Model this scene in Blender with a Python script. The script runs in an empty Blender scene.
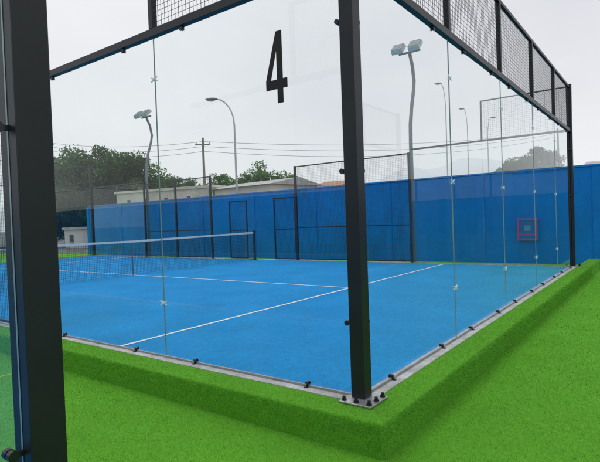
import bpy, math, random
import numpy as np
from mathutils import Vector, Matrix
random.seed(4); rng=np.random.default_rng(4)
sc=bpy.context.scene; col=sc.collection
try:
    sc.view_settings.view_transform='Standard'; sc.view_settings.look='None'; sc.view_settings.exposure=0
except Exception: pass
# ---------------------------------------------------------------- camera
F=498.0
vR=Vector((667-300,207.5-231,F)).normalized()
vL=Vector((300-975,245-231,F))
vL=(vL-vR*vL.dot(vR)).normalized()
vU=vR.cross(vL)
D0=3.59
corner=Vector((62/F*D0,168.5/F*D0,D0))
CAM=Vector((-corner.dot(vR),-corner.dot(vL),-corner.dot(vU)))
right=Vector((vR.x,vL.x,vU.x)); down=Vector((vR.y,vL.y,vU.y)); fwd=Vector((vR.z,vL.z,vU.z))
cd=bpy.data.cameras.new('camera'); cam=bpy.data.objects.new('camera',cd); col.objects.link(cam)
m=Matrix.Identity(4)
for i in range(3):
    m[i][0]=right[i]; m[i][1]=-down[i]; m[i][2]=-fwd[i]; m[i][3]=CAM[i]
cam.matrix_world=m
cd.sensor_width=36; cd.lens=F/600*36; cd.clip_end=5000; cd.clip_start=0.05
sc.camera=cam
def at(px,py,d):
    return CAM+(right*((px-300)/F)+down*((py-231)/F)+fwd)*d
GZ=-0.22
# ---------------------------------------------------------------- materials
def mat(name,color,rough=.7,metal=0,spec=.3,noise=None,bump=None,attr=None,transl=0):
    M=bpy.data.materials.new(name); M.use_nodes=True; nt=M.node_tree; N=nt.nodes; L=nt.links
    b=N['Principled BSDF']; b.inputs['Base Color'].default_value=(*color,1)
    b.inputs['Roughness'].default_value=rough; b.inputs['Metallic'].default_value=metal
    b.inputs['Specular IOR Level'].default_value=spec
    tc=N.new('ShaderNodeTexCoord')
    src=None
    if noise:
        for (sc_,amt,det) in noise:
            n=N.new('ShaderNodeTexNoise'); n.inputs['Scale'].default_value=sc_; n.inputs['Detail'].default_value=det
            L.new(tc.outputs['Object'],n.inputs['Vector'])
            mr=N.new('ShaderNodeMapRange'); mr.inputs['From Min'].default_value=.3; mr.inputs['From Max'].default_value=.7
            mr.inputs['To Min'].default_value=1-amt; mr.inputs['To Max'].default_value=1+amt
            L.new(n.outputs['Fac'],mr.inputs['Value'])
            mx=N.new('ShaderNodeMix'); mx.data_type='RGBA'; mx.blend_type='MULTIPLY'; mx.inputs['Factor'].default_value=1
            if src: L.new(src,mx.inputs['A'])
            else: mx.inputs['A'].default_value=(*color,1)
            L.new(mr.outputs['Result'],mx.inputs['B']); src=mx.outputs['Result']
    if attr:
        a=N.new('ShaderNodeAttribute'); a.attribute_name=attr; src=a.outputs['Color']
    if src: L.new(src,b.inputs['Base Color'])
    if bump:
        n=N.new('ShaderNodeTexNoise'); n.inputs['Scale'].default_value=bump[0]; n.inputs['Detail'].default_value=4
        L.new(tc.outputs['Object'],n.inputs['Vector'])
        bp=N.new('ShaderNodeBump'); bp.inputs['Strength'].default_value=bump[1]; bp.inputs['Distance'].default_value=bump[2]
        L.new(n.outputs['Fac'],bp.inputs['Height']); L.new(bp.outputs['Normal'],b.inputs['Normal'])
    if transl:
        t=N.new('ShaderNodeBsdfTranslucent'); ms=N.new('ShaderNodeMixShader'); ms.inputs[0].default_value=transl
        if src: L.new(src,t.inputs['Color'])
        else: t.inputs['Color'].default_value=(*color,1)
        L.new(b.outputs[0],ms.inputs[1]); L.new(t.outputs[0],ms.inputs[2]); L.new(ms.outputs[0],N['Material Output'].inputs['Surface'])
    return M
M={}
M['black']=mat('black_powder_coat',(.012,.013,.017),.42,0,.4,noise=[(3,.25,3)],bump=(400,.12,.001))
M['blackfit']=mat('black_fitting',(.01,.01,.012),.35,0,.5)
M['steel']=mat('galvanised_steel',(.42,.43,.44),.4,.6,.5,noise=[(9,.3,4),(40,.2,3)])
M['channel']=mat('aluminium_channel',(.30,.31,.32),.45,.4,.5,noise=[(5,.25,4)])
M['bolt']=mat('bolt_steel',(.6,.6,.6),.3,.9)
M['clip']=mat('clear_clip',(.75,.78,.78),.25,0,.5)
M['wire']=mat('black_wire',(.02,.021,.025),.5)
M['greywire']=mat('hazed_wire',(.09,.095,.10),.6)  # black wire lightened: haze seen through the glass is put into the colour
M['greyframe']=mat('hazed_frame',(.07,.075,.085),.6,noise=[(3,.2,3)])  # paler frame colour stands in for haze over the far walls
M['netcord']=mat('net_cord',(.012,.013,.02),.8)
M['tape']=mat('white_tape',(.72,.73,.74),.8,noise=[(8,.06,3)])
M['strap']=mat('grey_strap',(.10,.12,.16),.8)
M['line']=mat('white_line',(.70,.76,.82),.9,noise=[(140,.25,3),(3,.10,3)])
M['bluefloor']=mat('blue_court_turf',(.012,.235,.56),.92,0,.15,noise=[(150,.45,3),(1.1,.10,4),(14,.10,5)],bump=(220,.6,.004))
M['bluewall']=mat('blue_painted_wall',(.004,.185,.60),.75,0,.2,noise=[(.7,.12,4),(7,.06,5)],bump=(30,.2,.004))
M['bluecap']=mat('blue_wall_cap',(.006,.20,.60),.75,noise=[(3,.1,4)])
M['concrete']=mat('grey_concrete',(.42,.43,.43),.85,noise=[(6,.28,5),(60,.2,3)],bump=(60,.4,.003))
M['turf']=mat('green_turf_base',(.125,.40,.03),.95,0,.1,noise=[(230,.5,3),(2,.08,4),(25,.10,4)],bump=(260,.9,.008))
M['blade']=mat('turf_blade',(.1,.3,.03),.7,0,.25,attr='col',transl=.35)
M['asphalt']=mat('grey_ground',(.14,.14,.13),.9,noise=[(.5,.2,5)])
M['cream']=mat('cream_render',(.66,.63,.56),.9,noise=[(.6,.14,5)])
M['white']=mat('white_render',(.6,.6,.58),.9,noise=[(.5,.1,5)])
M['greyroof']=mat('grey_sheet_roof',(.42,.41,.40),.7,noise=[(1,.2,4)])
M['redroof']=mat('clay_roof',(.45,.26,.15),.85,noise=[(2,.2,4)])
M['darkglass']=mat('window_dark',(.03,.035,.04),.15,0,.6)
M['leaf']=mat('leaf',(.05,.1,.03),.7,0,.25,attr='col',transl=.3)
M['bark']=mat('bark',(.12,.09,.06),.95,noise=[(6,.3,5)])
M['palegrey']=mat('pale_grey_metal',(.5,.51,.52),.5,.2,noise=[(4,.1,3)])
M['midgrey']=mat('mid_grey_metal',(.22,.23,.24),.5,.3)
M['lens']=mat('lamp_lens',(.7,.72,.74),.2,0,.6)
M['red']=mat('red_enamel',(.58,.05,.10),.5,noise=[(9,.2,3)])
M['cabin']=mat('cabinet_inner',(.02,.13,.38),.35,0,.5)
M['paper']=mat('paper_notice',(.20,.30,.46),.8)
M['hill']=mat('hazy_hill',(.60,.625,.66),1,noise=[(.004,.05,4)])
M['wood']=mat('pole_wood',(.2,.17,.14),.9,noise=[(4,.2,4)])
M['decal']=mat('black_vinyl',(.008,.008,.009),.5)
def glass_mat():
    G=bpy.data.materials.new('clear_glass'); G.use_nodes=True; N=G.node_tree.nodes; L=G.node_tree.links; N.clear()
    out=N.new('ShaderNodeOutputMaterial'); mx=N.new('ShaderNodeMixShader')
    tr=N.new('ShaderNodeBsdfTransparent'); tr.inputs['Color'].default_value=(.935,.97,.964,1)
    gl=N.new('ShaderNodeBsdfGlossy'); gl.inputs['Roughness'].default_value=.0; gl.inputs['Color'].default_value=(.92,.96,.97,1)
    lw=N.new('ShaderNodeLayerWeight'); lw.inputs['Blend'].default_value=.5
    p=N.new('ShaderNodeMath'); p.operation='POWER'; p.inputs[1].default_value=5
    a=N.new('ShaderNodeMath'); a.operation='MULTIPLY_ADD'; a.inputs[1].default_value=.8; a.inputs[2].default_value=.04
    L.new(lw.outputs['Facing'],p.inputs[0]); L.new(p.outputs[0],a.inputs[0]); L.new(a.outputs[0],mx.inputs[0])
    df=N.new('ShaderNodeBsdfDiffuse'); df.inputs['Color'].default_value=(.7,.72,.72,1)
    tc=N.new('ShaderNodeTexCoord'); mp=N.new('ShaderNodeMapping'); mp.inputs['Scale'].default_value=(1,1,.35); mp.inputs['Rotation'].default_value=(.5,.5,0)
    n=N.new('ShaderNodeTexNoise'); n.inputs['Scale'].default_value=2.2; n.inputs['Detail'].default_value=6; n.inputs['Roughness'].default_value=.65
    L.new(tc.outputs['Object'],mp.inputs[0]); L.new(mp.outputs[0],n.inputs['Vector'])
    mr=N.new('ShaderNodeMapRange'); mr.inputs['From Min'].default_value=.5; mr.inputs['From Max'].default_value=.8; mr.inputs['To Min'].default_value=.0; mr.inputs['To Max'].default_value=.03
    L.new(n.outputs['Fac'],mr.inputs['Value'])
    m2=N.new('ShaderNodeMixShader'); L.new(mr.outputs[0],m2.inputs[0]); L.new(tr.outputs[0],m2.inputs[1]); L.new(df.outputs[0],m2.inputs[2])
    L.new(m2.outputs[0],mx.inputs[1]); L.new(gl.outputs[0],mx.inputs[2])
    L.new(mx.outputs[0],out.inputs['Surface']); return G
M['glass']=glass_mat()
M['glassedge']=mat('glass_edge',(.26,.36,.35),.3,0,.5)
# ---------------------------------------------------------------- builder
WL={}
def link(o,parent=None,w=Vector((0,0,0))):
    col.objects.link(o); WL[o.name]=w.copy()
    if parent:
        o.parent=parent; o.location=w-WL[parent.name]
    else: o.location=w
    return o
def tag(o,label=None,cat=None,group=None,kind=None):
    if label: o['label']=label
    if cat: o['category']=cat
    if group: o['group']=group
    if kind: o['kind']=kind
    return o
def empty(name,loc,label,cat,group=None):
    o=bpy.data.objects.new(name,None); o.empty_display_size=.2
    link(o,None,Vector(loc)); return tag(o,label,cat,group)
class MB:
    def __init__(s): s.v=[]; s.f=[]; s.mi=[]
    def add(s,vs,fs,mi=0):
        n=len(s.v); s.v+= [tuple(v) for v in vs]; s.f+=[tuple(i+n for i in f) for f in fs]; s.mi+=[mi]*len(fs)
    def obox(s,o,a,b,c,mi=0):
        o=Vector(o);a=Vector(a);b=Vector(b);c=Vector(c)
        vs=[o,o+a,o+a+b,o+b,o+c,o+a+c,o+a+b+c,o+b+c]
        s.add(vs,[(0,3,2,1),(4,5,6,7),(0,1,5,4),(1,2,6,5),(2,3,7,6),(3,0,4,7)],mi)
    def box(s,c,size,mi=0):
        c=Vector(c); x,y,z=size
        s.obox(c-Vector((x/2,y/2,z/2)),(x,0,0),(0,y,0),(0,0,z),mi)
    def tube(s,pts,r,n=8,cap=True,mi=0):
        pts=[Vector(p) for p in pts]; rs=r if isinstance(r,(list,tuple)) else [r]*len(pts)
        rings=[]; prev=None
        for i,p in enumerate(pts):
            t=(pts[min(i+1,len(pts)-1)]-pts[max(i-1,0)]).normalized()
            if prev is None:
                a=t.cross(Vector((0,0,1)))
                if a.length<.05: a=t.cross(Vector((1,0,0)))
            else: a=prev-t*prev.dot(t)
            a.normalize(); prev=a; b=t.cross(a)
            rings.append([p+(a*math.cos(k*2*math.pi/n)+b*math.sin(k*2*math.pi/n))*rs[i] for k in range(n)])
        vs=[q for R in rings for q in R]; fs=[]
        for i in range(len(rings)-1):
            for k in range(n):
                fs.append((i*n+k,i*n+(k+1)%n,(i+1)*n+(k+1)%n,(i+1)*n+k))
        if cap: fs.append(tuple(reversed(range(n)))); fs.append(tuple((len(rings)-1)*n+k for k in range(n)))
        s.add(vs,fs,mi)
    def build(s,name,mt,parent=None,smooth=False,origin=None,bevel=0):
        A=np.array(s.v,dtype=float)
        if origin is None:
            if parent is None: w=Vector(((A[:,0].min()+A[:,0].max())/2,(A[:,1].min()+A[:,1].max())/2,A[:,2].min()))
            else: w=Vector((A.min(0)+A.max(0))/2)
        else: w=Vector(origin)
        me=bpy.data.meshes.new(name); me.from_pydata((A-np.array(w)).tolist(),[],s.f)
        for t in (mt if isinstance(mt,list) else [mt]): me.materials.append(t)
        if isinstance(mt,list): me.polygons.foreach_set('material_index',s.mi)
        if smooth: me.polygons.foreach_set('use_smooth',[True]*len(me.polygons))
        me.update()
        o=bpy.data.objects.new(name,me); link(o,parent,w)
        if bevel:
            b=o.modifiers.new('bevel','BEVEL'); b.width=bevel; b.segments=2; b.limit_method='ANGLE'
        return o
Z=Vector((0,0,1))
# ---------------------------------------------------------------- court parts
RT=3.20; MT=4.20
FIX=(.55,1.65,2.72)
def P(fr,u,n,z): return fr[0]+fr[1]*u+fr[2]*n+Z*z
def fbox(mb,fr,u0,u1,n0,n1,z0,z1,mi=0):
    mb.obox(P(fr,u0,n0,z0),fr[1]*(u1-u0),fr[2]*(n1-n0),Z*(z1-z0),mi)
def mesh_wires(mb,fr,u0,u1,z0,z1,p=.05,w=.0032):
    n=max(1,round((u1-u0)/p))
    for i in range(n+1):
        u=u0+(u1-u0)*i/n
        fbox(mb,fr,u-w/2,u+w/2,-w/2,w/2,z0,z1)
    n=max(1,round((z1-z0)/p))
    for i in range(n+1):
        z=z0+(z1-z0)*i/n
        fbox(mb,fr,u0,u1,w/2+.0005,w*1.5,z-w/2,z+w/2)
def disc(mb,fr,u,n,z,r,t,k=12,mi=0): mb.tube([P(fr,u,n,z),P(fr,u,n+t,z)],r,k,mi=mi)
def clip(parent,fr,u,z):
    mb=MB()
    for s in (-1,1):
        a=(fr[1]*math.cos(.42*s)+Z*math.sin(.42*s)); b=a.cross(fr[2])
        for e in (-1,1):
            o=P(fr,u,.008,z)+a*(.010*e)
            mb.obox(o-b*.006,a*(.040*e),b*.012,fr[2]*.006)
    disc(mb,fr,u,.006,z,.014,.016)
    return mb.build('joint_clip',M['clip'],parent)
def clamp(parent,fr,u,z,up=1):
    mb=MB()
    if up>0:
        fbox(mb,fr,u-.010,u+.010,-.013,.013,z,z+.035)
        disc(mb,fr,u,.013,z+.024,.0155,.009,k=14); disc(mb,fr,u,-.013,z+.024,.0155,-.009,k=14)
        disc(mb,fr,u,.022,z+.024,.007,.009,mi=1)
        fbox(mb,fr,u-.014,u+.014,.0131,.038,z-.001,z+.005,0)
        mb.tube([P(fr,u,.030,z+.005),P(fr,u,.030,z+.012)],.006,6,mi=1)
    else:
        fbox(mb,fr,u-.012,u+.012,-.014,.014,z-.036,z)
        disc(mb,fr,u,.014,z-.030,.016,.010,k=14)
    return mb.build('base_clamp' if up>0 else 'rail_clamp',[M['blackfit'],M['bolt']],parent)
def edge_fix(parent,fr,u,z,s):
    mb=MB()
    disc(mb,fr,u+s*.033,.004,z,.019,.022)
    fbox(mb,fr,min(u-.01*s,u+s*.033),max(u-.01*s,u+s*.033),.006,.018,z-.009,z+.009)
    disc(mb,fr,u+s*.033,-.026,z,.019,.022)
    return mb.build('post_clamp',M['blackfit'],parent)
def glass_wall(name,label,cat,p0,d,nrm,joints,meshspan=None,clips=FIX,group=None,lo=.055,hi=.055,detail=True,hazed=False):
    fr=(Vector(p0),Vector(d),Vector(nrm))
    T=empty(name,Vector(p0)+Vector(d)*joints[0],label,cat,group)
    g=.0035; fm=M['greyframe'] if hazed else M['black']; k=.6 if hazed else 1
    for i in range(len(joints)-1):
        a=joints[i]+(lo if i==0 else g); b=joints[i+1]-(hi if i==len(joints)-2 else g)
        mb=MB(); z0=.035; z1=RT-.075
        mb.add([P(fr,a,0,z0),P(fr,b,0,z0),P(fr,b,0,z1),P(fr,a,0,z1)],[(0,1,2,3)],0)
        for e in (a,b):
            mb.add([P(fr,e,-.005,z0),P(fr,e,.005,z0),P(fr,e,.005,z1),P(fr,e,-.005,z1)],[(0,1,2,3)],1)
        gp=mb.build('glass_panel',[M['glass'],M['glassedge']],T)
        if detail:
            for u in (joints[i]+.48,joints[i+1]-.42):
                clamp(gp,fr,u,.016,1); clamp(gp,fr,u,RT-.077,-1)
            if i<len(joints)-2:
                for z in clips: clip(gp,fr,joints[i+1],z)
            if i==0:
                for z in FIX: edge_fix(gp,fr,joints[0]+lo+.005,z,1)
            if i==len(joints)-2 and hi>.03:
                for z in FIX: edge_fix(gp,fr,joints[-1]-.06,z,-1)
    e0=max(lo,.055)+.001
    mb=MB(); fbox(mb,fr,joints[0]+e0,joints[-1]-.056,-.03*k,.03*k,RT-.075*k,RT)
    mb.build('top_rail',fm,T,bevel=.004)
    mb=MB(); fbox(mb,fr,joints[0]+e0,joints[-1]-.056,-.009,.009,.013,.030)
    mb.build('base_channel',M['channel'],T)
    if meshspan:
        js=meshspan
        for i,u in enumerate(js):
            if i==0: continue
            if i==len(js)-1 and abs(u-joints[-1])<.01: continue
            mb=MB(); fbox(mb,fr,u-.03*k,u+.03*k,-.03*k,.03*k,RT+.001,MT-.052*k); mb.build('mesh_post',fm,T,bevel=.004)
        mb=MB(); fbox(mb,fr,js[0]+e0,js[-1]-(.056 if abs(js[-1]-joints[-1])<.01 else -.03*k),-.025*k,.025*k,MT-.05*k,MT)
        mb.build('upper_rail',fm,T,bevel=.004)
        for i in range(len(js)-1):
            mb=MB(); mesh_wires(mb,fr,js[i]+(e0 if i==0 else .03),js[i+1]-.03,RT+.01,MT-.055,w=.0025 if hazed else .0032)
            mb.build('mesh_panel',M['greywire'] if hazed else M['wire'],T)
    return T,fr
def mesh_fence(name,label,p0,d,nrm,spans,h,posts,group=None,gate=None):
    fr=(Vector(p0),Vector(d),Vector(nrm)); fr2=(fr[0]+fr[2]*.026,fr[1],fr[2])
    T=empty(name,Vector(p0)+Vector(d)*posts[0],label,'fence',group)
    for u in posts:
        mb=MB(); fbox(mb,fr,u-.035,u+.035,-.035,.035,.0135,h); mb.build('post',M['black'],T,bevel=.004)
    for (a,b) in spans:
        a+=.0355; b-=.0355
        for z in (.04,1.06,h-.045):
            mb=MB(); fbox(mb,fr,a,b,-.017,.017,z,z+.034); mb.build('rail',M['black'],T)
        mb=MB(); mesh_wires(mb,fr2,a,b,.06,h-.03,w=.003); mb.build('mesh_panel',M['wire'],T)
    for (a,b) in (gate or []):
        a+=.04; b-=.04; gh=2.1
        mb=MB()
        for u in (a,b-.04): fbox(mb,fr,u,u+.04,-.018,.018,.03,gh)
        for z in (.03,1.02,gh-.04): fbox(mb,fr,a+.041,b-.041,-.018,.018,z,z+.04)
        gt=mb.build('gate',M['black'],T)
        mb=MB(); mesh_wires(mb,fr2,a+.02,b-.02,.05,gh-.02,w=.003); mb.build('mesh_panel',M['wire'],gt)
    return T
def corner_post(x,y,label,sx,sy,group='tall corner posts of the courts',h=MT+.02,w=.11):
    T=empty('corner_post',(x,y,.013),label,'post',group)
    mb=MB(); mb.box((x,y,.026+(h-.026)/2),(w,w,h-.026)); mb.build('post_shaft',M['black'],T,bevel=.006)
    mb=MB(); mb.box((x,y,h+.006),(w+.004,w+.004,.01)); mb.build('post_cap',M['blackfit'],T)
    cx,cy=x+sx*.03,y+sy*.03
    mb=MB(); mb.box((cx,cy,.0195),(.26,.26,.012)); pl=mb.build('base_plate',M['steel'],T,bevel=.003)
    for a,b in ((1,1),(1,-1),(-1,1),(0,1.02),(1.02,0)):
        bx,by=cx+sx*a*.1,cy+sy*b*.1
        mb=MB(); mb.tube([(bx,by,.026),(bx,by,.036)],.021,6); mb.tube([(bx,by,.036),(bx,by,.055)],.012,8); mb.build('anchor_bolt',M['blackfit'],pl)
    return T
def ring(off_z,x0,y0,x1,y1,nseg=7):
    vs=[];fs=[];cnt=None
    for (o,z) in off_z:
        r=max(.002,min(.035,(o-.08)*.16)) if o>.1 else .002
        pts=[]
        for (cx,cy,a0) in ((x0-o+r,y0-o+r,math.pi),(x1+o-r,y0-o+r,1.5*math.pi),(x1+o-r,y1+o-r,0),(x0-o+r,y1+o-r,.5*math.pi)):
            for k in range(nseg):
                a=a0+k*(math.pi/2)/(nseg-1); pts.append((cx+r*math.cos(a),cy+r*math.sin(a)))
        cnt=len(pts); vs+=[(p[0],p[1],z) for p in pts]
    for j in range(len(off_z)-1):
        for k in range(cnt):
            fs.append((j*cnt+k,j*cnt+(k+1)%cnt,(j+1)*cnt+(k+1)%cnt,(j+1)*cnt+k))
    return vs,fs
KW=.335; RR=.018; CE=.09
def court_ground(x0,y0,x1,y1):
    prof=[(CE-.002,-.01),(CE+.004,.008)]+[(KW-RR+RR*math.sin(t*math.pi/8),.008-RR*(1-math.cos(t*math.pi/8))) for t in range(5)]+[(KW+.002,-.12),(KW+.004,GZ-.02)]
    mb=MB(); vs,fs=ring(prof,x0,y0,x1,y1); mb.add(vs,fs)
    o=mb.build('turf_kerb',M['turf'],None,smooth=False); tag(o,kind='structure')
    mb=MB(); vs,fs=ring([(-.05,-.05),(-.05,.013),(CE,.013),(CE,-.05)],x0,y0,x1,y1); mb.add(vs,fs)
    o=mb.build('concrete_edge',M['concrete'],None); tag(o,kind='structure')
    mb=MB(); mb.add([(x0-.05,y0-.05,0),(x1+.05,y0-.05,0),(x1+.05,y1+.05,0),(x0-.05,y1+.05,0)],[(0,1,2,3)])
    o=mb.build('court_floor',M['bluefloor'],None); tag(o,kind='structure')
    mb=MB()
    def ln(a,b,c,d,z=.004): mb.add([(a,b,z),(c,b,z),(c,d,z),(a,d,z)],[(0,1,2,3)])
    ln(x0+.07,y0+3.025,x1-.07,y0+3.075); ln(x0+.07,y0+16.925,x1-.07,y0+16.975)
    xc=(x0+x1)/2; ln(xc-.025,y0+2.85,xc+.025,y0+3.0249); ln(xc-.025,y0+3.0751,xc+.025,y0+16.9249); ln(xc-.025,y0+16.9751,xc+.025,y0+17.15)
    o=mb.build('court_lines',M['line'],None); tag(o,kind='structure')
court_ground(0,0,10,20)
J=2.18; E=4.50
side,frS=glass_wall('glass_wall','near side glass wall carrying the black number 4, left of the nearest corner post','glass wall',(0,0,0),(0,1,0),(-1,0,0),[0,J,E],meshspan=[0,J],clips=(.55,2.72),group='glass walls of court four',hi=.02)
pan=[c for c in side.children if c.name.startswith('glass_panel')][0]
uL,uR,zb,zt=.782,.565,2.235,2.80
def G4(a,b): return P(frS,uL+(uR-uL)*a,.006,zb+(zt-zb)*b)
mb=MB()
for poly in ([(0,.20),(1,.20),(1,.335),(0,.335)],[(.52,0),(.8,0),(.8,.1999),(.52,.1999)],[(.52,.3351),(.8,.3351),(.8,1),(.52,1)],[(0,.3351),(.25,.3351),(.5199,.72),(.5199,1)]):
    mb.add([G4(*q) for q in poly],[(0,1,2,3)])
mb.build('number_decal',M['decal'],pan)
back,frB=glass_wall('glass_wall','long end glass wall with mesh on top, right of the nearest corner post','glass wall',(0,0,0),(1,0,0),(0,-1,0),[0,2,4,6,8,10],meshspan=[0,2,4,6,8,10],group='glass walls of court four')
glass_wall('glass_wall','far corner glass wall with mesh on top, beside the right floodlight pole','glass wall',(10,0,0),(0,1,0),(1,0,0),[0,2,4],meshspan=[0,2],group='glass walls of court four',hi=.042,detail=False,hazed=True)
glass_wall('glass_wall','low far glass wall beyond the net, beside the left floodlight pole','glass wall',(10,0,0),(0,1,0),(1,0,0),[16,18,20],group='glass walls of court four',lo=.042,detail=False,hazed=True)
glass_wall('glass_wall','end glass wall of the court half beyond the net, farthest from the camera','glass wall',(0,20,0),(1,0,0),(0,1,0),[0,2,4,6,8,10],meshspan=[0,2,4,6,8,10],group='glass walls of court four',detail=False,hazed=True)
mesh_fence('mesh_fence','black wire mesh fence along the far side of the court behind the net post',(10,0,0),(0,1,0),(1,0,0),[(4,6),(6,8),(12,14),(14,16)],3.1,[4,6,8,12,14,16],group='mesh side fences',gate=[(8.0,9.0),(10.15,11.1)])
mesh_fence('mesh_fence','black wire mesh fence on the near side, hidden behind the big left post',(0,0,0),(0,1,0),(-1,0,0),[(E+.05,6.2),(6.2,8.1),(11.9,13.9),(13.9,15.9)],3.1,[E+.05,6.2,8.1,11.9,13.9,15.9],group='mesh side fences')
corner_post(0,0,'nearest black corner post with bolted steel base plate between two glass walls',-1,-1)
corner_post(10,0,'far right black corner post at the distant end of the right glass wall',1,-1)
corner_post(10,20,'distant black corner post beyond the net at the far left',1,1)
# net
NY=9.85
N_=empty('court_net',(5,NY,0),'black padel net with white top tape stretched across the blue court','net')
fr=(Vector((0,NY,0)),Vector((1,0,0)),Vector((0,-1,0)))
mb=MB()
def sag(u): return .97-.04*(1-abs(u-5)/5)
n=int(9.84/.045)
for i in range(n+1):
    u=.1+9.84*i/n; fbox(mb,fr,u-.0018,u+.0018,-.0018,.0018,.02,sag(u)-.04)
for k in range(20):
    for s in range(10):
        ua,ub=.1+.984*s,.1+.984*(s+1); za=.02+(sag(ua)-.06)*k/19; zb_=.02+(sag(ub)-.06)*k/19
        mb.tube([P(fr,ua,.002,za),P(fr,ub,.002,zb_)],.0022,4,cap=False)
mb.build('net_mesh',M['netcord'],N_)
mb=MB()
for s in range(10):
    ua,ub=.08+.988*s,.08+.988*(s+1)
    vs=[P(fr,u,nn,sag(u)+dz) for u in (ua,ub) for (nn,dz) in ((-.006,-.055),(.006,-.055),(.006,0),(-.006,0))]
    mb.add(vs,[(0,1,5,4),(1,2,6,5),(2,3,7,6),(3,0,4,7)])
mb.build('top_tape',M['tape'],N_)
mb=MB(); fbox(mb,fr,4.98,5.02,.008,.011,.005,.88); mb.build('centre_strap',M['strap'],N_)
for u in (.06,9.95):
    mb=MB(); mb.tube([P(fr,u,0,.014),P(fr,u,0,1.02)],.045,14); pp=mb.build('net_post',M['black'],N_,smooth=False)
    mb=MB(); fbox(mb,fr,u-.1,u+.08,-.1,.1,.0045,.0138); mb.build('foot_plate',M['black'],pp)
# floodlights
def flood(x,y,label):
    T=empty('floodlight',(x,y,GZ),label,'floodlight','twin court floodlights')
    mb=MB(); pts=[(x,y,GZ),(x,y,3.4),(x+.02,y,3.9),(x+.13,y,4.4),(x+.30,y,4.9),(x+.36,y,5.2),(x+.28,y,5.6),(x+.1,y,5.95)]
    mb.tube(pts,[.055]*3+[.05]*5,10); mb.build('pole',M['midgrey'],T,smooth=True)
    mb=MB(); mb.tube([(x+.1,y-.32,5.95),(x+.1,y+.32,5.95)],.03,8); mb.build('cross_arm',M['midgrey'],T)
    for s in (-1,1):
        c=Vector((x-.06,y+.25*s,6.02)); tl=.75
        ax=Vector((math.cos(tl),0,math.sin(tl))); up=Vector((-math.sin(tl),0,math.cos(tl)))
        mb=MB(); o=c-ax*.17-Vector((0,.16,0))-up*.03
        mb.obox(o,ax*.36,Vector((0,.32,0)),up*.10)
        for k in range(6): mb.obox(o+ax*(.03+.054*k)+up*.1,ax*.012,Vector((0,.32,0)),up*.05)
        h=mb.build('lamp_head',M['palegrey'],T)
        mb=MB(); mb.obox(o+ax*.02+Vector((0,.02,0))-up*.006,ax*.32,Vector((0,.28,0)),up*.005); mb.build('lens',M['midgrey'],h)
flood(10.16,4,'tall twin floodlight on bent pole at the far side, right one in the photo')
flood(10.16,16,'tall twin floodlight on bent pole above the trees, left one beyond the net')
# neighbouring court on the left
NX=-2.262
court_ground(NX-10,0,NX,20)
corner_post(NX,0,'big black corner post filling the left edge of the photo, closest to camera',1,-1,w=.124)
glass_wall('glass_wall','glass wall left of the big post, running away along the turf walkway','glass wall',(NX,0,0),(0,1,0),(1,0,0),[0,J,4.25],meshspan=[0,J],group='glass walls of the neighbouring court',lo=.064)
glass_wall('glass_wall','glass end wall clamped to the left face of the big left post','glass wall',(NX,0,0),(-1,0,0),(0,-1,0),[0,2,4],meshspan=[0,2,4],group='glass walls of the neighbouring court',lo=.064)
OY=-4.3
glass_wall('glass_wall','end glass wall of the court across the turf walkway, behind the camera','glass wall',(0,OY,0),(1,0,0),(0,1,0),[0,2,4,6,8,10],meshspan=[0,2,4,6,8,10],group='glass walls of the neighbouring court',detail=False)
corner_post(10,OY,'black corner post of the court across the turf walkway, far end',1,1)
corner_post(0,OY,'black corner post of the court across the turf walkway, near end',-1,1)
court_ground(0,OY-20,10,OY)
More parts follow.
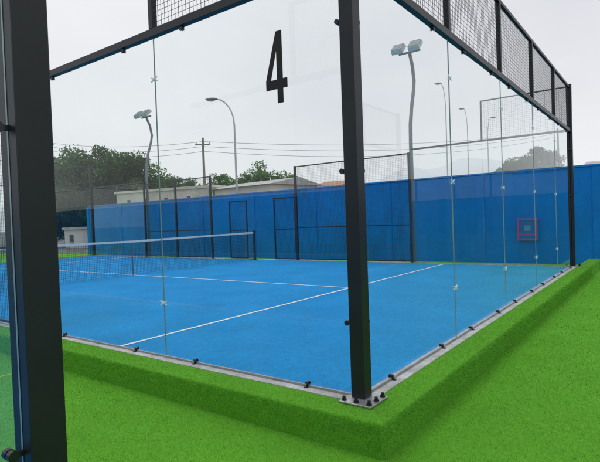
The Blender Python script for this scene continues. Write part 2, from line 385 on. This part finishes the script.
# ---------------------------------------------------------------- ground
mb=MB(); mb.add([(-30,-30,GZ),(12.9,-30,GZ),(12.9,40,GZ),(-30,40,GZ)],[(0,1,2,3)])
tag(mb.build('turf_ground',M['turf'],None),kind='structure')
mb=MB(); mb.add([(-2500,-2500,GZ-.05),(2500,-2500,GZ-.05),(2500,2500,GZ-.05),(-2500,2500,GZ-.05)],[(0,1,2,3)])
tag(mb.build('ground',M['asphalt'],None),kind='structure')
def blades(P0,Nrm,scale,name,hgt=.017,wid=.0024,lean=.38,lo=.66):
    n=len(P0)
    Nn=Nrm/np.linalg.norm(Nrm,axis=1,keepdims=True)
    rv=rng.normal(0,1,(n,3)); side_=np.cross(Nn,rv); side_/=np.linalg.norm(side_,axis=1,keepdims=True)
    J_=P0+rng.normal(0,.004,(n,3))
    cell=np.floor(J_*60).astype(np.int64); hsh=(cell[:,0]*73856093^cell[:,1]*19349663^cell[:,2]*83492791)%4096
    tl=rng.normal(0,.38,(4096,3)); tb=rng.uniform(.80,1.18,4096)
    tipdir=Nn+tl[hsh]+rng.normal(0,lean,(n,3)); tipdir/=np.linalg.norm(tipdir,axis=1,keepdims=True)
    h=(hgt*rng.uniform(.55,1.35,n)*np.minimum(scale,1.7))[:,None]; w=(wid*rng.uniform(.7,1.3,n)*scale)[:,None]
    V=np.empty((n,3,3)); V[:,0]=P0-side_*w/2-Nn*.002; V[:,1]=P0+side_*w/2-Nn*.002; V[:,2]=P0+tipdir*h
    org=P0.mean(0)
    me=bpy.data.meshes.new(name); me.vertices.add(3*n); me.vertices.foreach_set('co',(V-org).reshape(-1))
    me.loops.add(3*n); me.loops.foreach_set('vertex_index',np.arange(3*n,dtype=np.int32))
    me.polygons.add(n); me.polygons.foreach_set('loop_start',np.arange(0,3*n,3,dtype=np.int32))
    try: me.polygons.foreach_set('loop_total',np.full(n,3,dtype=np.int32))
    except Exception: pass
    me.update(calc_edges=True)
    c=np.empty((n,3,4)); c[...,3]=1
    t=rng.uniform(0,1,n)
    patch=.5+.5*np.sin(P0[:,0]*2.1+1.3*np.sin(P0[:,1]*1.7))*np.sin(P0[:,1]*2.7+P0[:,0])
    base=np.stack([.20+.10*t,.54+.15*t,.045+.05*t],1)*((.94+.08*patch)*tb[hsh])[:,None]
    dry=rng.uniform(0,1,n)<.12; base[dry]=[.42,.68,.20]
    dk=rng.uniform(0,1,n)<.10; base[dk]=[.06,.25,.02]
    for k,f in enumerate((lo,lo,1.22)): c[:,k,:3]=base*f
    at_=me.color_attributes.new('col','FLOAT_COLOR','POINT'); at_.data.foreach_set('color',c.reshape(-1))
    me.materials.append(M['blade'])
    o=bpy.data.objects.new(name,me); link(o,None,Vector(org)); return tag(o,kind='stuff')
n=580000
a0=math.atan2(fwd.y,fwd.x)
th=rng.uniform(a0-.80,a0+.72,n); d=1.9*np.exp(rng.uniform(0,math.log(16/1.9),n))
X=CAM.x+d*np.cos(th); Y=CAM.y+d*np.sin(th)
ok=((Y<-KW-.006)&(Y>-3.8)&(X<12.85))|((X>NX+KW+.01)&(X<-KW-.006)&(Y<19))|((X>10+KW)&(X<12.85))
X,Y,d=X[ok],Y[ok],d[ok]
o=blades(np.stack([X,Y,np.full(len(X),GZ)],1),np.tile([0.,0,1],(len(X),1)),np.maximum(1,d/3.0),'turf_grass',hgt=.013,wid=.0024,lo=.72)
tag(o,'bright green artificial turf pile covering the lower walkways around the court','grass')
PP=[];NN=[]
def kerb(n,axis):
    u=-.34+rng.uniform(0,1,n)**1.6*12.5
    top=KW-RR-CE-.004; arc=.028; s=rng.uniform(0,top+arc+.195,n)
    tt=np.clip((s-top)/arc,0,1)*np.pi/2
    o_=np.where(s<top,CE+.004+s,KW-RR+RR*np.sin(tt)); z=np.where(s<top,.008,.008-RR*(1-np.cos(tt))); z=np.where(s>top+arc,.008-RR-(s-top-arc),z)
    o_=np.where(s>top+arc,KW+.002,o_)
    nz=np.maximum(np.cos(tt),.10*(s>top+arc)); no=np.sin(tt)
    p=np.zeros((n,3)); q=np.zeros((n,3)); p[:,2]=z; q[:,2]=nz
    if axis=='side': p[:,0]=-o_; p[:,1]=u; q[:,0]=-no
    else: p[:,1]=-o_; p[:,0]=u; q[:,1]=-no
    k=u>-o_+.014
    return p[k],q[k]
for ax,nn in (('side',95000),('back',100000)):
    p,q=kerb(nn,ax); PP.append(p);NN.append(q)
p=np.concatenate(PP);q=np.concatenate(NN)
dd=np.linalg.norm(p-np.array(CAM),axis=1)
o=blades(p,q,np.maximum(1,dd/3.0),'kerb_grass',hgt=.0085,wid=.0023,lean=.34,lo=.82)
tag(o,'bright green artificial turf pile wrapped over the raised kerb around court four','grass')
# ---------------------------------------------------------------- perimeter wall, added reflection wall
WX=12.9; top=2.62
T=empty('perimeter_wall',(WX,0,GZ),'long tall blue painted perimeter wall behind the court','wall')
mb=MB(); mb.obox((WX,-26,GZ-.1),(.2,0,0),(0,51.2,0),(0,0,top-GZ)); mb.build('wall_panel',M['bluewall'],T)
mb=MB(); mb.obox((WX-.03,-26,top-.095),(.26,0,0),(0,51.25,0),(0,0,.06)); mb.build('coping',M['bluecap'],T,bevel=.01)
k=-25.9
while k<25.2:
    mb=MB(); mb.obox((WX-.025,k,GZ-.1),(.024,0,0),(0,.25,0),(0,0,top-GZ-.002)); mb.build('pilaster',M['bluewall'],T); k+=3.19
T=empty('perimeter_wall',(-15.5,0,GZ),'added blue wall, unseen behind the camera, for reflections in the side glass','wall')  # unseen wall, added so the near side glass has blue to reflect
mb=MB(); mb.obox((-15.7,-26,GZ-.1),(.2,0,0),(0,66,0),(0,0,top-GZ)); mb.build('wall_panel',M['bluewall'],T)
mb=MB(); mb.obox((-15.73,-26,top-.095),(.26,0,0),(0,66,0),(0,0,.06)); mb.build('coping',M['bluecap'],T,bevel=.01)
cy=1.55; cz=.80
T=empty('fire_cabinet',(WX-.03,cy,cz),'red framed fire hose cabinet mounted on the blue wall','cabinet')
fr=(Vector((WX,cy,0)),Vector((0,-1,0)),Vector((-1,0,0)))
mb=MB(); fbox(mb,fr,-.22,.22,.03,.14,cz-.27,cz+.27); mb.build('cabinet_door',M['cabin'],T)
mb=MB()
for a in ((-.275,-.221,cz-.325,cz+.325),(.221,.275,cz-.325,cz+.325)): fbox(mb,fr,a[0],a[1],.028,.17,a[2],a[3])
for a in ((cz+.271,cz+.325),(cz-.325,cz-.271)): fbox(mb,fr,-.2209,.2209,.028,.17,*a)
mb.build('frame',M['red'],T,bevel=.012)
mb=MB(); fbox(mb,fr,-.09,.09,.141,.144,cz-.04,cz+.12); mb.build('notice',M['paper'],T)
mb=MB(); fbox(mb,fr,-.22,.22,.141,.155,cz-.17,cz-.13); mb.build('door_bar',M['red'],T)
# ---------------------------------------------------------------- background
def lbox(mb,o,ux,uy,x0,x1,y0,y1,z0,z1):
    mb.obox(o+ux*x0+uy*y0+Z*z0,ux*(x1-x0),uy*(y1-y0),Z*(z1-z0))
def house(name,label,pl,pr,dl,dr,depth,h,wallm,roofm,rise,wins,flat=False):
    A=at(pl,220,dl); B=at(pr,220,dr); A.z=B.z=GZ-.05
    ux=(B-A); L=ux.length; ux.normalize(); uy=Z.cross(ux)
    T=empty(name,A,label,'building')
    mb=MB(); lbox(mb,A,ux,uy,0,L,0,depth,-.1,h); w=mb.build('wall',wallm,T)
    mb=MB()
    if flat: lbox(mb,A,ux,uy,-.15,L+.15,-.15,depth+.15,h+.003,h+.2)
    else:
        e=.4; vs=[A+ux*-e+uy*-e+Z*h*1.001,A+ux*(L+e)+uy*-e+Z*h*1.001,A+ux*(L+e)+uy*(depth+e)+Z*h*1.001,A+ux*-e+uy*(depth+e)+Z*h*1.001,A+ux*-e+uy*(depth/2)+Z*(h+rise),A+ux*(L+e)+uy*(depth/2)+Z*(h+rise)]
        mb.add(vs,[(0,1,5,4),(2,3,4,5),(0,4,3),(1,2,5),(0,3,2,1)])
    mb.build('roof',roofm,T)
    for (a,b,z0,z1) in wins:
        mb=MB(); lbox(mb,A,ux,uy,L*a,L*b,-.04,-.003,z0,z1); wn=mb.build('window',M['darkglass'],T)
        mb=MB(); lbox(mb,A,ux,uy,L*a-.08,L*b+.08,-.09,-.003,z0-.1,z0-.003); mb.build('sill',M['concrete'],wn)
    return T
house('long_building','long low cream building with flat roof behind the left of the blue wall',118,214,42,38,7,4.35,M['cream'],M['cream'],0,[(.12,.15,3.3,3.8),(.3,.33,3.3,3.8),(.52,.55,3.3,3.8),(.75,.78,3.3,3.8)],flat=True)
house('shed','cream gabled shed with pale grey roof left of the far floodlight, under the street lamp',216,272,38,34,5,4.15,M['cream'],M['greyroof'],.55,[(.2,.3,3,3.6),(.6,.7,3,3.6)])
house('small_house','small house with clay coloured roof rising behind the blue wall',312,338,60,58,8,5.4,M['cream'],M['redroof'],1.0,[(.2,.35,4.2,5.1),(.6,.75,4.2,5.1)])
house('shed','pale grey shed roof beyond the wall at the right edge of the photo',588,640,40,38,8,4.9,M['white'],M['greyroof'],.9,[(.3,.4,2,3)])
house('low_building','low white hut beyond the open end of the blue wall at far left',64,82,42,40,5,1.5,M['white'],M['greyroof'],0,[(.3,.5,.5,1.1)],flat=True)
def tree(label,px,ptop,d,cw,lo,nleaf=7000,leaf=.17,tint=1.0,seed=0):
    r=np.random.default_rng(seed); b=at(px,220,d); b.z=GZ-.05
    topz=at(px,ptop,d).z; T=empty('tree',b,label,'tree','trees beyond the blue wall')
    H=topz-b.z; cx=b+Z*(lo+(H-lo)/2); rz=(H-lo)/2
    mb=MB(); mb.tube([b,b+Z*(H*.3)+Vector((.1,0,0)),b+Z*(H*.6),b+Z*(H*.85)],[.03*H*.7,.022*H*.7,.010*H,.003*H],8)
    for k in range(6):
        a=k*1.05+seed; s=b+Z*(H*(.28+.07*k)); e=s+Vector((math.cos(a)*cw*.33,math.sin(a)*cw*.33,H*.16))
        mb.tube([s,(s+e)/2+Z*.1*H*.3,e],[.012*H,.008*H,.003*H],5)
    mb.build('trunk',M['bark'],T)
    nc=70; cl=r.normal(0,1,(nc,3)); cl/=np.linalg.norm(cl,axis=1,keepdims=True); cl*=r.uniform(.25,1.0,(nc,1))**.55
    cl=cl*np.array([cw/2*.85,cw/2*.85,rz*.85]); cr=r.uniform(.10,.2,nc)*cw; br=r.uniform(.6,1.35,nc)
    idx=r.integers(0,nc,nleaf); off=r.normal(0,1,(nleaf,3)); off/=np.linalg.norm(off,axis=1,keepdims=True); off*=(r.uniform(0,1,(nleaf,1))**.45)
    C=cl[idx]+off*cr[idx][:,None]*np.array([1,1,.75])
    a=r.normal(0,1,(nleaf,3)); a/=np.linalg.norm(a,axis=1,keepdims=True); c=np.cross(a,r.normal(0,1,(nleaf,3))); c/=np.linalg.norm(c,axis=1,keepdims=True)
    s=(leaf*r.uniform(.5,1.2,nleaf))[:,None]
    V=np.stack([C-a*s,C+c*s*.5,C+a*s,C-c*s*.5],1)
    me=bpy.data.meshes.new('crown'); me.from_pydata(V.reshape(-1,3).tolist(),[],np.arange(4*nleaf).reshape(-1,4).tolist())
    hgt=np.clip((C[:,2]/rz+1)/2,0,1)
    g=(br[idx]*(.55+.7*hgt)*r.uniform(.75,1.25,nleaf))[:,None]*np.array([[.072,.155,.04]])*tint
    cc=np.ones((nleaf,4,4)); cc[...,:3]=g[:,None,:]
    at_=me.color_attributes.new('col','FLOAT_COLOR','POINT'); at_.data.foreach_set('color',cc.reshape(-1))
    me.materials.append(M['leaf']); o=bpy.data.objects.new('crown',me); link(o,T,cx)
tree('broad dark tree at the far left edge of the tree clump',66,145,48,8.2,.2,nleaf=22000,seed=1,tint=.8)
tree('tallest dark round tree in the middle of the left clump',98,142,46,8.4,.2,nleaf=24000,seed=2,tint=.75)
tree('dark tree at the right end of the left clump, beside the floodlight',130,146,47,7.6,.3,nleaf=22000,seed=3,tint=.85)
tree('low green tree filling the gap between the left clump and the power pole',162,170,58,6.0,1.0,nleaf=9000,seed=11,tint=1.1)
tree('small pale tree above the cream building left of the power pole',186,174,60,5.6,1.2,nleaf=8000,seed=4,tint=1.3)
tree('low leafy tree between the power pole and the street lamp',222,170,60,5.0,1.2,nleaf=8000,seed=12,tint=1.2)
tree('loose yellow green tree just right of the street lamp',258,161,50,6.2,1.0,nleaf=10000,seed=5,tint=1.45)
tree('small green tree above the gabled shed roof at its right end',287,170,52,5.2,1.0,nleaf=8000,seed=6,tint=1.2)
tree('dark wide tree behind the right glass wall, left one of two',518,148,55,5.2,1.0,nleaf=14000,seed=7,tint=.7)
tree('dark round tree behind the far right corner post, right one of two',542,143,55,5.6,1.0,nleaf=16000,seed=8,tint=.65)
def street_lamp(px,ptop,d,label,reach=-2.0,mt='palegrey',hs=1.0):
    b=at(px,220,d); b.z=GZ-.05; H=at(px,ptop,d).z-b.z
    h=Vector((right.x,right.y,0)).normalized()
    T=empty('street_lamp',b,label,'street lamp','street lamps beyond the wall')
    s=1 if reach>0 else -1; R=abs(reach)
    mb=MB(); pts=[b,b+Z*(H*.5),b+Z*(H*.82)]
    for k in range(1,7):
        a=k/6*math.pi/2; pts.append(b+Z*(H*.82+H*.18*math.sin(a))+h*s*R*(1-math.cos(a)))
    mb.tube(pts,[.09*hs,.07*hs,.06*hs]+[.045*hs]*6,8); mb.build('pole',M[mt],T,smooth=True)
    e=pts[-1]; mb=MB(); mb.tube([e-h*s*.1*hs,e+h*s*.2*hs,e+h*s*.55*hs,e+h*s*.7*hs],[.06*hs,.12*hs,.10*hs,.03*hs],8); hd=mb.build('lamp_head',M['midgrey'],T,smooth=True)
    mb=MB(); mb.tube([e+h*s*.2*hs-Z*.11*hs,e+h*s*.5*hs-Z*.10*hs],[.06*hs,.05*hs],6); mb.build('lens',M['lens'],hd)
street_lamp(238,99,34,'curved grey street lamp arching left above the gabled shed',-1.2)
street_lamp(449,84,46,'tall thin street lamp behind the right glass wall, arching left',-.4,hs=.8)
street_lamp(470,109,60,'shorter thin street lamp right of the tall thin one',-.4,hs=.8)
street_lamp(490,118,60,'thin pale street lamp arching right, nearest the dark right trees',.5,hs=.8)
def power_pole(px,ptop,d,label):
    b=at(px,220,d); b.z=GZ-.05; H=at(px,ptop,d).z-b.z
    T=empty('power_pole',b,label,'power pole','power poles')
    mb=MB(); mb.tube([b,b+Z*H],[.15,.1],8); mb.build('pole',M['wood'],T)
    h=Vector((right.x,right.y,0)).normalized()
    mb=MB(); mb.obox(b+Z*(H-.7)-h*.7-fwd*.17,h*1.4,Vector((fwd.x,fwd.y,0))*.08,Z*.1); ca=mb.build('cross_arm',M['wood'],T)
    for s in (-.6,0,.6):
        mb=MB(); mb.tube([b+Z*(H-.6)+h*s-fwd*.12,b+Z*(H-.42)+h*s-fwd*.12],.04,6); mb.build('insulator',M['midgrey'],ca)
    return b+Z*H
pA=power_pole(206,138,46,'wooden power pole with cross arm left of the street lamp')
pB=power_pole(52,140,60,'wooden power pole behind the left clump of trees')
pC=power_pole(560,128,70,'distant wooden power pole at far right behind the corner post')
def wire(a,b,sagv,label):
    mb=MB(); pts=[a.lerp(b,t/14)-Z*sagv*4*(t/14)*(1-t/14) for t in range(15)]
    mb.tube(pts,.016,4); o=mb.build('power_line',M['wire'],None); tag(o,label,'wire','overhead power lines')
for k,w in enumerate(('upper','middle','lower')):
    wire(pA-Z*(.35+.45*k),pB-Z*(.35+.45*k),.5+.1*k,w+' overhead wire left of the power pole, above the trees')
    wire(pA-Z*(.35+.45*k),pC-Z*(.35+.45*k),1.0+.2*k,w+' overhead wire running right from the power pole')
mb=MB(); vs=[];fs=[]
n=90
for i in range(n+1):
    px=-300+i*14.0; base=at(px,220,1100+200*math.sin(i*.2)); base.z=-2
    hh=55+28*math.sin(i*.13+.5)+16*math.sin(i*.41)+7*math.sin(i*1.1)+random.uniform(-2,2)
    if px>300: hh+=75*math.exp(-((px-545)/110)**2)
    hh=max(hh,10); bk=base+Vector((fwd.x,fwd.y,0))*300
    vs+=[base,base+Z*hh*.6+Vector((fwd.x,fwd.y,0))*100,bk+Z*hh,bk+Vector((fwd.x,fwd.y,0))*300]
for i in range(n):
    for j in range(3): fs.append((i*4+j,i*4+4+j,i*4+5+j,i*4+1+j))
mb.add(vs,fs); tag(mb.build('hills',M['hill'],None,smooth=True),kind='structure')
# ---------------------------------------------------------------- world / light
w=bpy.data.worlds.new('World'); sc.world=w; w.use_nodes=True; N=w.node_tree.nodes; L=w.node_tree.links; N.clear()
out=N.new('ShaderNodeOutputWorld'); sky=N.new('ShaderNodeTexSky'); sky.sky_type='NISHITA'; sky.sun_disc=False
EL=math.radians(68); AZ=math.radians(70)
sky.sun_elevation=EL; sky.sun_rotation=math.radians(90)-AZ
b1=N.new('ShaderNodeBackground'); b1.inputs['Strength'].default_value=.08; L.new(sky.outputs[0],b1.inputs['Color'])
tc=N.new('ShaderNodeTexCoord'); mp=N.new('ShaderNodeMapping'); mp.inputs['Scale'].default_value=(1,1,2.6)
L.new(tc.outputs['Generated'],mp.inputs['Vector'])
nz=N.new('ShaderNodeTexNoise'); nz.inputs['Scale'].default_value=1.6; nz.inputs['Detail'].default_value=5; nz.inputs['Roughness'].default_value=.5
L.new(mp.outputs[0],nz.inputs['Vector'])
cr=N.new('ShaderNodeValToRGB'); cr.color_ramp.elements[0].position=.3; cr.color_ramp.elements[0].color=(.78,.79,.83,1)
cr.color_ramp.elements[1].position=.7; cr.color_ramp.elements[1].color=(.92,.92,.94,1)
L.new(nz.outputs['Fac'],cr.inputs[0])
b2=N.new('ShaderNodeBackground'); b2.inputs['Strength'].default_value=1.0; L.new(cr.outputs[0],b2.inputs['Color'])
mx=N.new('ShaderNodeMixShader'); mx.inputs[0].default_value=.93
L.new(b1.outputs[0],mx.inputs[1]); L.new(b2.outputs[0],mx.inputs[2]); L.new(mx.outputs[0],out.inputs['Surface'])
sl=bpy.data.lights.new('sun','SUN'); sl.energy=1.1; sl.angle=math.radians(28); sl.color=(1,.97,.93)
so=bpy.data.objects.new('sun',sl); col.objects.link(so)
dv=Vector((math.cos(EL)*math.cos(AZ),math.cos(EL)*math.sin(AZ),math.sin(EL)))
so.rotation_euler=dv.to_track_quat('Z','Y').to_euler(); so.location=dv*30
bpy.context.view_layer.update()
